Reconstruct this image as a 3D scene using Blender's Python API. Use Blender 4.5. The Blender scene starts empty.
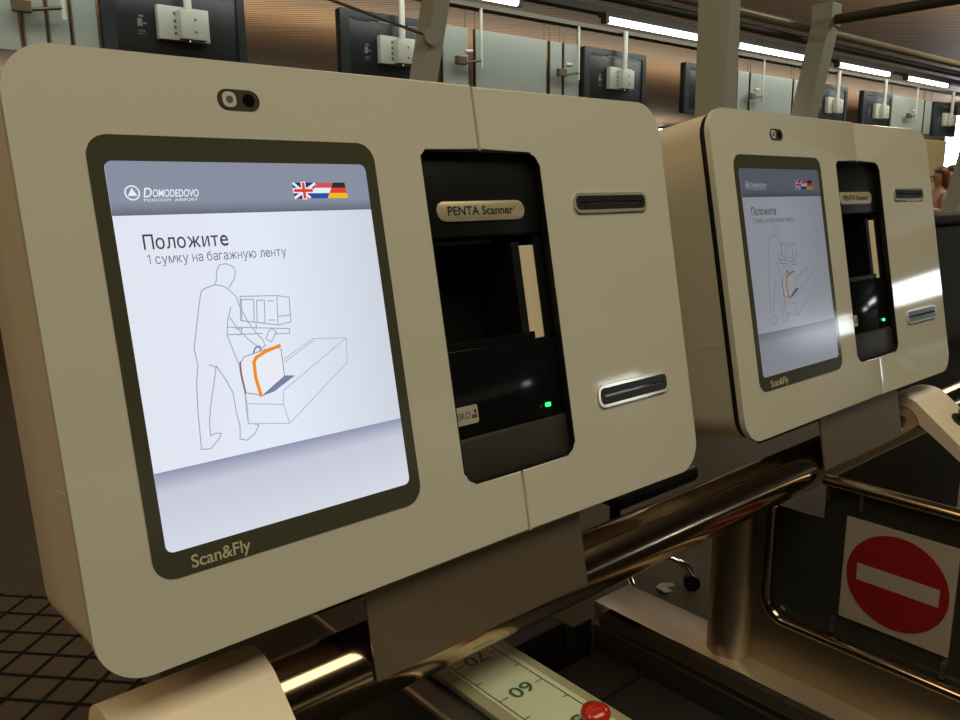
import bpy, bmesh, math, random
from mathutils import Vector, Matrix, Euler
C = bpy.context.scene.collection
PI = math.pi
random.seed(4)

# ------------------------------------------------------------------ camera
cam_d = bpy.data.cameras.new('camera')
cam = bpy.data.objects.new('camera', cam_d)
C.objects.link(cam)
RIGHT = Vector((0.7607398, -0.64898, -0.0099941))
DOWN = Vector((-0.1414861, -0.1507843, -0.9783894))
FWD = Vector((0.6334482, 0.7457138, -0.2065292))
CAMP = Vector((-0.22789, -0.85767, 1.5))
m = Matrix((RIGHT, -DOWN, -FWD)).transposed().to_4x4()
m.translation = CAMP
cam.matrix_world = m
cam_d.sensor_width = 36.0
cam_d.lens = 30.0
cam_d.clip_start = 0.02
cam_d.clip_end = 300
bpy.context.scene.camera = cam

# ------------------------------------------------------------------ world, light, exposure
def lin(c):
    c = c / 255.0
    return c / 12.92 if c <= 0.04045 else ((c + 0.055) / 1.055) ** 2.4
def rgb(r, g, b):
    return (lin(r), lin(g), lin(b), 1.0)

sc = bpy.context.scene
sc.view_settings.view_transform = 'Standard'
sc.view_settings.look = 'None'
sc.view_settings.exposure = 0.0
sc.view_settings.gamma = 1.0
sc.view_settings.use_curve_mapping = False
world = bpy.data.worlds.new('hall_ambient')
sc.world = world
world.use_nodes = True
bg = world.node_tree.nodes['Background']
bg.inputs[0].default_value = (1.0, 0.88, 0.64, 1.0)
bg.inputs[1].default_value = 0.21

def area_light(name, loc, target, sx, sy, power, color):
    d = bpy.data.lights.new(name, 'AREA')
    d.shape = 'RECTANGLE'
    d.size = sx; d.size_y = sy
    d.energy = power; d.color = color
    o = bpy.data.objects.new(name, d)
    C.objects.link(o)
    o.location = loc
    o.rotation_euler = (Vector(target) - Vector(loc)).to_track_quat('-Z', 'Y').to_euler()
    return o
# warm hall lamps high above the check-in row, uplight rows below the ceiling, cool tube row over the desks
area_light('warm_area_light', (0.6, -2.3, 5.4), (0.6, -2.29, 0.0), 7.0, 2.6, 218, (1.0, 0.91, 0.67))
area_light('warm_area_light', (12.5, 1.2, 5.4), (12.5, 1.3, 0.0), 3.0, 2.0, 190, (1.0, 0.91, 0.66))  # added fill that brightens the ochre partition at the right
area_light('warm_area_light', (-4.5, 0.8, 4.6), (0.0, 0.1, 1.2), 2.5, 2.5, 70, (1.0, 0.72, 0.42))  # added warm fill for the left sides of the kiosks
area_light('tube_row_light', (7.5, 4.5, 3.15), (7.5, 5.3, 2.0), 16.0, 0.2, 55, (0.95, 1.0, 0.93))
for uy, pw in ((5.6, 1000), (17.0, 1300), (31.0, 1300)):
    area_light('ceiling_fill_row', (16.0, uy, 3.55), (16.0, uy + .2, 6.0), 56.0, 0.3, pw, (1.0, 0.90, 0.70))

# ------------------------------------------------------------------ materials
def mat(name, col, rough=0.5, metal=0.0, var=0.06, scale=30.0, spec=0.5, bump=0.0, coat=0.0, stretch=None):
    mt = bpy.data.materials.new(name)
    mt.use_nodes = True
    nt = mt.node_tree
    b = nt.nodes['Principled BSDF']
    b.inputs['Roughness'].default_value = rough
    b.inputs['Metallic'].default_value = metal
    b.inputs['Specular IOR Level'].default_value = spec
    if coat:
        b.inputs['Coat Weight'].default_value = coat
        b.inputs['Coat Roughness'].default_value = 0.03
    tc = nt.nodes.new('ShaderNodeTexCoord')
    mp = nt.nodes.new('ShaderNodeMapping')
    if stretch: mp.inputs['Scale'].default_value = stretch
    nz = nt.nodes.new('ShaderNodeTexNoise')
    nz.inputs['Scale'].default_value = scale
    nz.inputs['Detail'].default_value = 4
    nt.links.new(tc.outputs['Object'], mp.inputs['Vector'])
    nt.links.new(mp.outputs['Vector'], nz.inputs['Vector'])
    mx = nt.nodes.new('ShaderNodeMix'); mx.data_type = 'RGBA'
    mx.inputs['A'].default_value = [min(1, c * (1 - var)) for c in col[:3]] + [1]
    mx.inputs['B'].default_value = [min(1, c * (1 + var)) for c in col[:3]] + [1]
    nt.links.new(nz.outputs['Fac'], mx.inputs['Factor'])
    nt.links.new(mx.outputs['Result'], b.inputs['Base Color'])
    if bump:
        bp = nt.nodes.new('ShaderNodeBump')
        bp.inputs['Strength'].default_value = bump
        bp.inputs['Distance'].default_value = 0.002
        nt.links.new(nz.outputs['Fac'], bp.inputs['Height'])
        nt.links.new(bp.outputs['Normal'], b.inputs['Normal'])
    return mt

def glow(name, col, strength, base=(0.02, 0.02, 0.02, 1), rough=0.15):
    mt = bpy.data.materials.new(name)
    mt.use_nodes = True
    b = mt.node_tree.nodes['Principled BSDF']
    b.inputs['Base Color'].default_value = base
    b.inputs['Roughness'].default_value = rough
    b.inputs['Emission Color'].default_value = col
    b.inputs['Emission Strength'].default_value = strength
    return mt

def glow_ramp(name, stops, axis, lo, hi, strength):
    """a picture shown on a screen: colour ramp along an object axis"""
    mt = glow(name, (1, 1, 1, 1), strength)
    nt = mt.node_tree; b = nt.nodes['Principled BSDF']
    tc = nt.nodes.new('ShaderNodeTexCoord'); sp = nt.nodes.new('ShaderNodeSeparateXYZ')
    mr = nt.nodes.new('ShaderNodeMapRange'); cr = nt.nodes.new('ShaderNodeValToRGB')
    mr.inputs['From Min'].default_value = lo; mr.inputs['From Max'].default_value = hi
    nt.links.new(tc.outputs['Object'], sp.inputs[0])
    nt.links.new(sp.outputs[axis], mr.inputs['Value'])
    nt.links.new(mr.outputs['Result'], cr.inputs['Fac'])
    el = cr.color_ramp.elements
    el[0].position, el[0].color = stops[0]
    el[1].position, el[1].color = stops[-1]
    for p, c in stops[1:-1]:
        e = el.new(p); e.color = c
    nt.links.new(cr.outputs['Color'], b.inputs['Emission Color'])
    return mt

M = {}
M['cream'] = mat('cream_glass_front', (0.60, 0.565, 0.46, 1), 0.05, var=0.015, scale=4, coat=0.0)
M['shell'] = mat('cream_painted_shell', (0.60, 0.54, 0.40, 1), 0.35, var=0.03, scale=6)
M['gasket'] = mat('black_rubber', (0.012, 0.010, 0.008, 1), 0.6)
M['bezel'] = mat('dark_olive_bezel', rgb(74, 73, 58), 0.10, var=0.02)
M['bezel_text'] = mat('pale_print', rgb(196, 190, 150), 0.4)
M['black'] = mat('black_plastic', (0.007, 0.007, 0.006, 1), 0.4, spec=0.25)
M['black_gloss'] = mat('black_gloss', (0.005, 0.006, 0.006, 1), 0.1, spec=0.3)
M['dark_plastic'] = mat('dark_brown_plastic', (0.030, 0.026, 0.020, 1), 0.45)
M['gold'] = mat('brushed_gold_plate', (0.60, 0.50, 0.33, 1), 0.35, metal=0.45, stretch=(1, 30, 30))
M['chrome'] = mat('chrome', (0.78, 0.78, 0.76, 1), 0.08, metal=1.0, var=0.02)
M['slot_metal'] = mat('satin_slot_metal', (0.60, 0.56, 0.45, 1), 0.12, metal=0.45, var=0.02)
M['slot_dark'] = mat('dark_slot_plastic', (0.022, 0.021, 0.017, 1), 0.3)
M['slot_metal2'] = mat('satin_steel_top', (0.62, 0.55, 0.43, 1), 0.34, metal=0.8, var=0.12, scale=5)
M['ink'] = mat('dark_ink', (0.015, 0.012, 0.010, 1), 0.5)
M['paper'] = mat('cream_paper_strip', (0.70, 0.58, 0.40, 1), 0.6)
M['sticker'] = mat('grey_sticker', (0.42, 0.39, 0.30, 1), 0.5)
M['steel'] = mat('brushed_stainless', (0.46, 0.38, 0.27, 1), 0.38, metal=1.0, var=0.12, scale=12, stretch=(1, 8, 40))
M['steel_plate'] = mat('matt_stainless_plate', (0.21, 0.158, 0.105, 1), 0.42, metal=0.6, var=0.10, scale=14, stretch=(3, 3, 3))
M['rail'] = mat('polished_bronze_steel', (0.50, 0.38, 0.26, 1), 0.15, metal=1.0, var=0.05, scale=8, stretch=(0.4, 6, 6))
M['holder'] = mat('beige_lacquer', (0.68, 0.57, 0.42, 1), 0.42, var=0.03)
M['belt'] = mat('black_belt', (0.018, 0.016, 0.013, 1), 0.55, bump=0.3, scale=300)
M['smoke'] = mat('smoked_panel', (0.030, 0.030, 0.024, 1), 0.22, var=0.15, scale=3)
M['ruler'] = mat('pale_green_plate', (0.50, 0.52, 0.36, 1), 0.35, var=0.08, scale=10)
M['ruler_rim'] = mat('olive_plate_rim', (0.30, 0.28, 0.16, 1), 0.4)
M['green_ink'] = mat('green_ink', rgb(52, 92, 62), 0.5)
M['red_btn'] = mat('red_plastic', (0.42, 0.016, 0.006, 1), 0.2, coat=0.5)
M['red_sign'] = mat('red_sign_paint', (0.24, 0.007, 0.010, 1), 0.45)
M['white_sign'] = mat('dull_white_sign', (0.36, 0.31, 0.24, 1), 0.5)
M['column'] = mat('olive_grey_paint', (0.43, 0.44, 0.37, 1), 0.5)
M['pipe'] = mat('tan_pipe_paint', (0.30, 0.24, 0.15, 1), 0.4)
M['pipe_dark'] = mat('dark_pipe_paint', (0.05, 0.045, 0.035, 1), 0.5)
M['beam'] = mat('dark_beam_paint', (0.030, 0.028, 0.024, 1), 0.5)
M['beam_light'] = mat('grey_channel_paint', (0.14, 0.12, 0.085, 1), 0.5)
M['mon_black'] = mat('black_monitor_back', (0.010, 0.013, 0.014, 1), 0.4, var=0.3, scale=5)
M['mon_frame'] = mat('dark_monitor_rim', (0.018, 0.024, 0.025, 1), 0.35)
M['white_box'] = mat('pale_grey_enamel', (0.50, 0.51, 0.44, 1), 0.45)
M['pole'] = mat('pale_pole_paint', (0.60, 0.60, 0.52, 1), 0.4)
M['frost'] = mat('frosted_glass', (0.36, 0.40, 0.36, 1), 0.25, var=0.08, scale=1.5)
M['clamp'] = mat('bronze_clamp', (0.16, 0.12, 0.07, 1), 0.4, metal=0.6)
M['label'] = mat('faint_label_print', (0.16, 0.18, 0.17, 1), 0.5)
M['partition'] = mat('ochre_partition', (0.52, 0.42, 0.20, 1), 0.5, var=0.05, scale=2)
M['tube_on'] = glow('lit_fluorescent_tube', (0.95, 1.0, 0.96, 1), 7.0)
M['led'] = glow('green_led', (0.02, 1.0, 0.16, 1), 3.0)
M['day'] = glow('daylit_window', (0.88, 0.97, 1.0, 1), 8.0)

def floor_material():
    mt = mat('dark_stone_floor', (0.065, 0.052, 0.036, 1), 0.5, var=0.3, spec=0.25, scale=3)
    return mt
def tile_material():
    mt = mat('dark_square_tiles', (0.075, 0.056, 0.038, 1), 0.6, var=0.3, scale=9, spec=0.15)
    nt = mt.node_tree; b = nt.nodes['Principled BSDF']
    src = b.inputs['Base Color'].links[0].from_socket
    tc = nt.nodes.new('ShaderNodeTexCoord')
    br = nt.nodes.new('ShaderNodeTexBrick')
    br.offset = 0.0; br.squash = 1.0
    br.inputs['Scale'].default_value = 1.0
    br.inputs['Brick Width'].default_value = 0.118
    br.inputs['Row Height'].default_value = 0.118
    br.inputs['Mortar Size'].default_value = 0.009
    br.inputs['Mortar Smooth'].default_value = 0.25
    br.inputs['Mortar'].default_value = (0.002, 0.0015, 0.001, 1)
    nt.links.new(src, br.inputs['Color1']); nt.links.new(src, br.inputs['Color2'])
    nt.links.new(tc.outputs['Object'], br.inputs['Vector'])
    nt.links.new(br.outputs['Color'], b.inputs['Base Color'])
    bp = nt.nodes.new('ShaderNodeBump'); bp.invert = True
    bp.inputs['Strength'].default_value = 0.6; bp.inputs['Distance'].default_value = 0.003
    nt.links.new(br.outputs['Fac'], bp.inputs['Height'])
    nt.links.new(bp.outputs['Normal'], b.inputs['Normal'])
    return mt
def slat_material(name, c1, c2, pitch, rough):
    mt = bpy.data.materials.new(name); mt.use_nodes = True
    nt = mt.node_tree; b = nt.nodes['Principled BSDF']
    b.inputs['Roughness'].default_value = rough
    tc = nt.nodes.new('ShaderNodeTexCoord')
    wv = nt.nodes.new('ShaderNodeTexWave')
    wv.wave_type = 'BANDS'; wv.bands_direction = 'Y'
    wv.inputs['Scale'].default_value = 0.314 / pitch
    wv.inputs['Distortion'].default_value = 0.0
    nt.links.new(tc.outputs['Object'], wv.inputs['Vector'])
    mp = nt.nodes.new('ShaderNodeMapping'); mp.inputs['Scale'].default_value = (0.25, 2.0, 1)
    nz = nt.nodes.new('ShaderNodeTexNoise'); nz.inputs['Scale'].default_value = 1.3
    nt.links.new(tc.outputs['Object'], mp.inputs['Vector']); nt.links.new(mp.outputs['Vector'], nz.inputs['Vector'])
    cr = nt.nodes.new('ShaderNodeValToRGB')
    cr.color_ramp.elements[0].position = 0.08; cr.color_ramp.elements[0].color = c2
    cr.color_ramp.elements[1].position = 0.30; cr.color_ramp.elements[1].color = c1
    nt.links.new(wv.outputs['Fac'], cr.inputs['Fac'])
    mx = nt.nodes.new('ShaderNodeMix'); mx.data_type = 'RGBA'; mx.blend_type = 'MULTIPLY'
    mx.inputs['Factor'].default_value = 0.5
    nt.links.new(cr.outputs['Color'], mx.inputs['A']); nt.links.new(nz.outputs['Fac'], mx.inputs['B'])
    nt.links.new(mx.outputs['Result'], b.inputs['Base Color'])
    bp = nt.nodes.new('ShaderNodeBump'); bp.inputs['Strength'].default_value = 0.5; bp.inputs['Distance'].default_value = 0.03
    nt.links.new(wv.outputs['Fac'], bp.inputs['Height']); nt.links.new(bp.outputs['Normal'], b.inputs['Normal'])
    return mt

# ------------------------------------------------------------------ mesh helpers
def obj(name, bm, material, parent=None, smooth=None, label=None):
    bmesh.ops.recalc_face_normals(bm, faces=bm.faces[:])
    me = bpy.data.meshes.new(name)
    bm.to_mesh(me); bm.free()
    me.materials.append(M[material] if isinstance(material, str) else material)
    if smooth is not None:
        for p in me.polygons: p.use_smooth = True
        me.set_sharp_from_angle(angle=math.radians(smooth))
    o = bpy.data.objects.new(name, me)
    C.objects.link(o)
    if parent is not None: o.parent = parent
    if label: o['label'] = label
    return o
def meshobj(name, me, material, parent=None, label=None):
    me.materials.clear(); me.materials.append(M[material] if isinstance(material, str) else material)
    o = bpy.data.objects.new(name, me); C.objects.link(o)
    if parent is not None: o.parent = parent
    if label: o['label'] = label
    return o
def tag(o, label, cat, group=None):
    o['label'] = label; o['category'] = cat
    if group: o['group'] = group
    return o
def thing(name, label, cat, loc=(0, 0, 0), rot=(0, 0, 0), group=None):
    o = bpy.data.objects.new(name, None); C.objects.link(o)
    o.empty_display_size = 0.05
    o.location = loc; o.rotation_euler = rot
    return tag(o, label, cat, group)
def struct(name, bm, material, parent=None, smooth=None):
    o = obj(name, bm, material, parent, smooth)
    if parent is None: o['kind'] = 'structure'
    return o
def copy_tree(o, parent=None):
    c = o.copy(); C.objects.link(c)
    if parent is not None: c.parent = parent
    for ch in list(o.children): copy_tree(ch, c)
    return c

def add_box(bm, x0, y0, z0, x1, y1, z1, bevel=0.0, seg=2):
    r = bmesh.ops.create_cube(bm, size=1.0)
    vs = r['verts']
    for v in vs:
        v.co = Vector((x0 + (v.co.x + .5) * (x1 - x0), y0 + (v.co.y + .5) * (y1 - y0), z0 + (v.co.z + .5) * (z1 - z0)))
    if bevel:
        es = {e for v in vs for e in v.link_edges}
        bmesh.ops.bevel(bm, geom=list(es), offset=bevel, segments=seg, affect='EDGES', profile=0.5)
    return bm
def box(*a, **k): return add_box(bmesh.new(), *a, **k)

def add_tube(bm, pts, r, seg=16, caps=True):
    pts = [Vector(p) for p in pts]
    rs = r if isinstance(r, (list, tuple)) else [r] * len(pts)
    rings = []; prev = None
    for i, p in enumerate(pts):
        if i == 0: t = pts[1] - p
        elif i == len(pts) - 1: t = p - pts[-2]
        else: t = (pts[i + 1] - p).normalized() + (p - pts[i - 1]).normalized()
        t.normalize()
        if prev is None:
            n = t.orthogonal().normalized()
        else:
            n = (prev - t * prev.dot(t)).normalized()
        prev = n
        b = t.cross(n)
        rings.append([bm.verts.new(p + (n * math.cos(2 * PI * k / seg) + b * math.sin(2 * PI * k / seg)) * rs[i]) for k in range(seg)])
    for a, c in zip(rings, rings[1:]):
        for k in range(seg):
            bm.faces.new((a[k], a[(k + 1) % seg], c[(k + 1) % seg], c[k]))
    if caps:
        bm.faces.new(rings[0][::-1]); bm.faces.new(rings[-1])
    return bm
def tube(*a, **k): return add_tube(bmesh.new(), *a, **k)

def add_beam(bm, p0, p1, w, d, wdir):
    """rectangular section bar from p0 to p1: w along wdir, d across"""
    p0, p1 = Vector(p0), Vector(p1); t = (p1 - p0).normalized()
    a = Vector(wdir); a = (a - t * a.dot(t)).normalized(); b = t.cross(a)
    vs = []
    for p in (p0, p1):
        vs.append([bm.verts.new(p + a * sx * w / 2 + b * sy * d / 2) for sx, sy in ((-1, -1), (1, -1), (1, 1), (-1, 1))])
    for k in range(4):
        bm.faces.new((vs[0][k], vs[0][(k + 1) % 4], vs[1][(k + 1) % 4], vs[1][k]))
    bm.faces.new(vs[0][::-1]); bm.faces.new(vs[1])
    return bm
def beam(*a): return add_beam(bmesh.new(), *a)

def rrect(u0, v0, u1, v1, r, seg=8):
    """rounded rectangle outline (u right, v down)"""
    rr = r if isinstance(r, (list, tuple)) else [r] * 4     # TL, TR, BR, BL
    out = []
    for (cu, cv, q, a0) in ((u0 + rr[0], v0 + rr[0], rr[0], PI), (u1 - rr[1], v0 + rr[1], rr[1], 1.5 * PI),
                            (u1 - rr[2], v1 - rr[2], rr[2], 0), (u0 + rr[3], v1 - rr[3], rr[3], .5 * PI)):
        for k in range(seg + 1):
            a = a0 + k / seg * PI / 2
            out.append((cu + q * math.cos(a), cv + q * math.sin(a)))
    return out
def arc(cu, cv, r, a0, a1, seg=8):
    return [(cu + r * math.cos(math.radians(a0 + (a1 - a0) * k / seg)), cv + r * math.sin(math.radians(a0 + (a1 - a0) * k / seg))) for k in range(seg + 1)]

def add_prism(bm, outline, f, d0, d1, bevel=0.0, seg=3):
    """outline (a,b) extruded from depth d0 to d1 through f(a,b,d); d0 is the front (bevelled)"""
    v0 = [bm.verts.new(f(a, b, d0)) for a, b in outline]
    v1 = [bm.verts.new(f(a, b, d1)) for a, b in outline]
    n = len(outline)
    front = bm.faces.new(v0); bm.faces.new(v1[::-1])
    for k in range(n):
        bm.faces.new((v0[(k + 1) % n], v0[k], v1[k], v1[(k + 1) % n]))
    if bevel:
        bmesh.ops.bevel(bm, geom=list(front.edges), offset=bevel, segments=seg, affect='EDGES', profile=0.5, clamp_overlap=True)
    return bm
def prism(*a, **k): return add_prism(bmesh.new(), *a, **k)

def text_mesh(body, f, u0, v_base, width=None, height=None, shear=0.0, bold=0.0, d=0.0, rot=0.0):
    """lettering as a flat mesh; left end of the baseline at (u0, v_base), fitted to width and height"""
    cu = bpy.data.curves.new('lettering', 'FONT'); cu.body = body
    cu.shear = shear; cu.offset = bold
    o = bpy.data.objects.new('lettering', cu); C.objects.link(o)
    bpy.context.view_layer.update()
    me = bpy.data.meshes.new_from_object(o.evaluated_get(bpy.context.evaluated_depsgraph_get()))
    bpy.data.objects.remove(o)
    xs = [v.co.x for v in me.vertices]; ys = [v.co.y for v in me.vertices]
    sx = width / (max(xs) - min(xs)); sy = (height / max(ys)) if height else sx
    x0 = min(xs)
    for v in me.vertices:
        a, b = (v.co.x - x0) * sx, v.co.y * sy
        v.co = f(u0 + a * math.cos(rot) - b * math.sin(rot), v_base - (a * math.sin(rot) + b * math.cos(rot)), d)
    return me

def cyr_text(body, f, u0, v_base, width, height, d, wt=0.085):
    """Cyrillic lettering laid out glyph by glyph; N, I and 1 are drawn from straight strokes"""
    bm = bmesh.new(); x = 0.0; H = 0.542
    def strokes(lst):
        for pts in lst: bm.faces.new([bm.verts.new((x + a, b, 0)) for a, b in pts])
    for chx in body:
        if chx == ' ':
            x += 0.27; continue
        if chx in '\u043d\u0438':
            w = .434
            st = [[(0, 0), (wt, 0), (wt, H), (0, H)], [(w - wt, 0), (w, 0), (w, H), (w - wt, H)]]
            if chx == '\u043d': st.append([(wt, .235), (w - wt, .235), (w - wt, .235 + wt * .85), (wt, .235 + wt * .85)])
            else: st.append([(wt * .6, 0), (wt * 1.25, 0), (w - wt * .6, H), (w - wt * 1.25, H)])
            strokes(st)
        elif chx == '1':
            w = .30
            strokes([[(.19, 0), (.19 + wt, 0), (.19 + wt, .70), (.19, .70)], [(.02, .56), (.05, .49), (.19, .60), (.19, .70)]])
        else:
            cu = bpy.data.curves.new('lettering', 'FONT'); cu.body = 'e' if chx == '\u0435' else chx
            cu.offset = max(0, (wt - .085) / 2)
            o = bpy.data.objects.new('lettering', cu); C.objects.link(o)
            bpy.context.view_layer.update()
            me = bpy.data.meshes.new_from_object(o.evaluated_get(bpy.context.evaluated_depsgraph_get()))
            bpy.data.objects.remove(o)
            xs = [v.co.x for v in me.vertices]; k = 1.18 if chx == '\u0435' else 1.0
            w = (max(xs) - min(xs)) * k
            vs = [bm.verts.new((x + (v.co.x - min(xs)) * k, v.co.y * k, 0)) for v in me.vertices]
            for p in me.polygons: bm.faces.new([vs[i] for i in p.vertices])
        x += w + .10
    x -= .10
    sx = width / x; sy = height / .70
    for v in bm.verts: v.co = f(u0 + v.co.x * sx, v_base - v.co.y * sy, d)
    return bm

def add_ribbon(bm, pts, w, f, d):
    for (a, b) in zip(pts, pts[1:]):
        t = Vector((b[0] - a[0], b[1] - a[1]))
        if t.length < 1e-6: continue
        t.normalize(); n = Vector((-t.y, t.x)) * w / 2; e = t * w * 0.4
        q = [(a[0] - e.x + n.x, a[1] - e.y + n.y), (b[0] + e.x + n.x, b[1] + e.y + n.y),
             (b[0] + e.x - n.x, b[1] + e.y - n.y), (a[0] - e.x - n.x, a[1] - e.y - n.y)]
        bm.faces.new([bm.verts.new(f(x, y, d)) for x, y in q])
    return bm
def poly(bm, pts, f, d):
    bm.faces.new([bm.verts.new(f(x, y, d)) for x, y in pts]); return bm
def circ(cu, cv, r, n=24, r2=None):
    return [(cu + r * math.cos(2 * PI * k / n), cv + (r2 or r) * math.sin(2 * PI * k / n)) for k in range(n)]
def add_ring(bm, outer, inner, f, d0, d1):
    A = [bm.verts.new(f(a, b, d0)) for a, b in outer]; B = [bm.verts.new(f(a, b, d0)) for a, b in inner]
    A1 = [bm.verts.new(f(a, b, d1)) for a, b in outer]; B1 = [bm.verts.new(f(a, b, d1)) for a, b in inner]
    n = len(A)
    for k in range(n):
        j = (k + 1) % n
        bm.faces.new((A[k], A[j], B[j], B[k])); bm.faces.new((A1[j], A1[k], B1[k], B1[j]))
        bm.faces.new((A[j], A[k], A1[k], A1[j])); bm.faces.new((B[k], B[j], B1[j], B1[k]))
    return bm
def add_lathe(bm, prof, center, seg=24):
    c = Vector(center); rings = []
    for r, z in prof:
        rings.append([bm.verts.new(c + Vector((r * math.cos(2 * PI * k / seg), r * math.sin(2 * PI * k / seg), z))) for k in range(seg)])
    for a, b in zip(rings, rings[1:]):
        for k in range(seg):
            bm.faces.new((a[k], a[(k + 1) % seg], b[(k + 1) % seg], b[k]))
    bm.faces.new(rings[0][::-1]); bm.faces.new(rings[-1])
    return bm
def lathe(*a, **k): return add_lathe(bmesh.new(), *a, **k)

# ------------------------------------------------------------------ setting
struct('floor', box(-40, -46, -0.1, 60, 70, 0.0), floor_material())
tile = struct('trim_1', box(-3.0, -0.02, 0.0, 3.2, 3.2, 0.006), tile_material())
# strip of small square tiles laid across the floor at 45 degrees to the kiosk row
tile.location = (0.215, 2.261, 0.001)
tile.rotation_euler = (0, 0, math.radians(-47.5 - 180))
tile.location = Vector((0.185, 2.478, 0.001))
ceil = struct('ceiling', box(-45, -35, 0, 75, 75, 0.15), slat_material('brown_slat_ceiling', (0.36, 0.22, 0.125, 1), (0.10, 0.058, 0.03, 1), 0.22, 0.62))
ceil.location = (0, 0, 5.6); ceil.rotation_euler = (0, 0, math.radians(-42))
WX = 45.0
struct('wall_right', box(WX, -44, 0, WX + .3, 60, 5.6), mat('dark_end_wall', (0.10, 0.075, 0.05, 1), 0.6, scale=2))
struct('wall_back', box(-30, 46.0, 0, WX, 46.3, 5.6), slat_material('brown_slat_wall', (0.30, 0.15, 0.075, 1), (0.08, 0.04, 0.02, 1), 0.3, 0.5))
def window(n, y0, z0, y1, z1, bars):
    fr = bmesh.new(); t = 0.08
    add_box(fr, WX - .07, y0 - t, z0 - t, WX + .02, y0, z1 + t); add_box(fr, WX - .07, y1, z0 - t, WX + .02, y1 + t, z1 + t)
    add_box(fr, WX - .07, y0, z1, WX + .02, y1, z1 + t); add_box(fr, WX - .07, y0, z0 - t, WX + .02, y1, z0)
    for kind, q in bars:
        if kind == 'h': add_box(fr, WX - .06, y0, q - .025, WX, y1, q + .025)
        else: add_box(fr, WX - .06, q - .04, z0, WX, q + .04, z1)
    w = struct('window_%d' % n, box(WX - .04, y0, z0, WX - .015, y1, z1), 'day')
    obj('window_frame', fr, 'beam', w)
window(1, -18.5, 2.22, -12.3, 3.47, [('h', 3.22), ('v', -18.07)])
window(2, -23.9, 1.55, -20.4, 2.62, [('h', 2.40)])
window(3, -41.0, 0.86, -37.0, 2.60, [('v', -39.2)])
window(4, 13.0, 0.10, 15.75, 4.95, [])
window(5, 33.3, 4.80, 33.7, 5.45, [])

# ------------------------------------------------------------------ self-service kiosk
TILT = math.radians(11.0)
ORG = Vector((0, 0, 1.558384))
FV = Vector((0, -math.sin(TILT), -math.cos(TILT)))
FN = Vector((0, math.cos(TILT), -math.sin(TILT)))
BU, BV, BN = 0.42, 0.535, 0.10
def K(u, v, n): return Vector((u - BU, n - BN, -(v - BV)))

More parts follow.
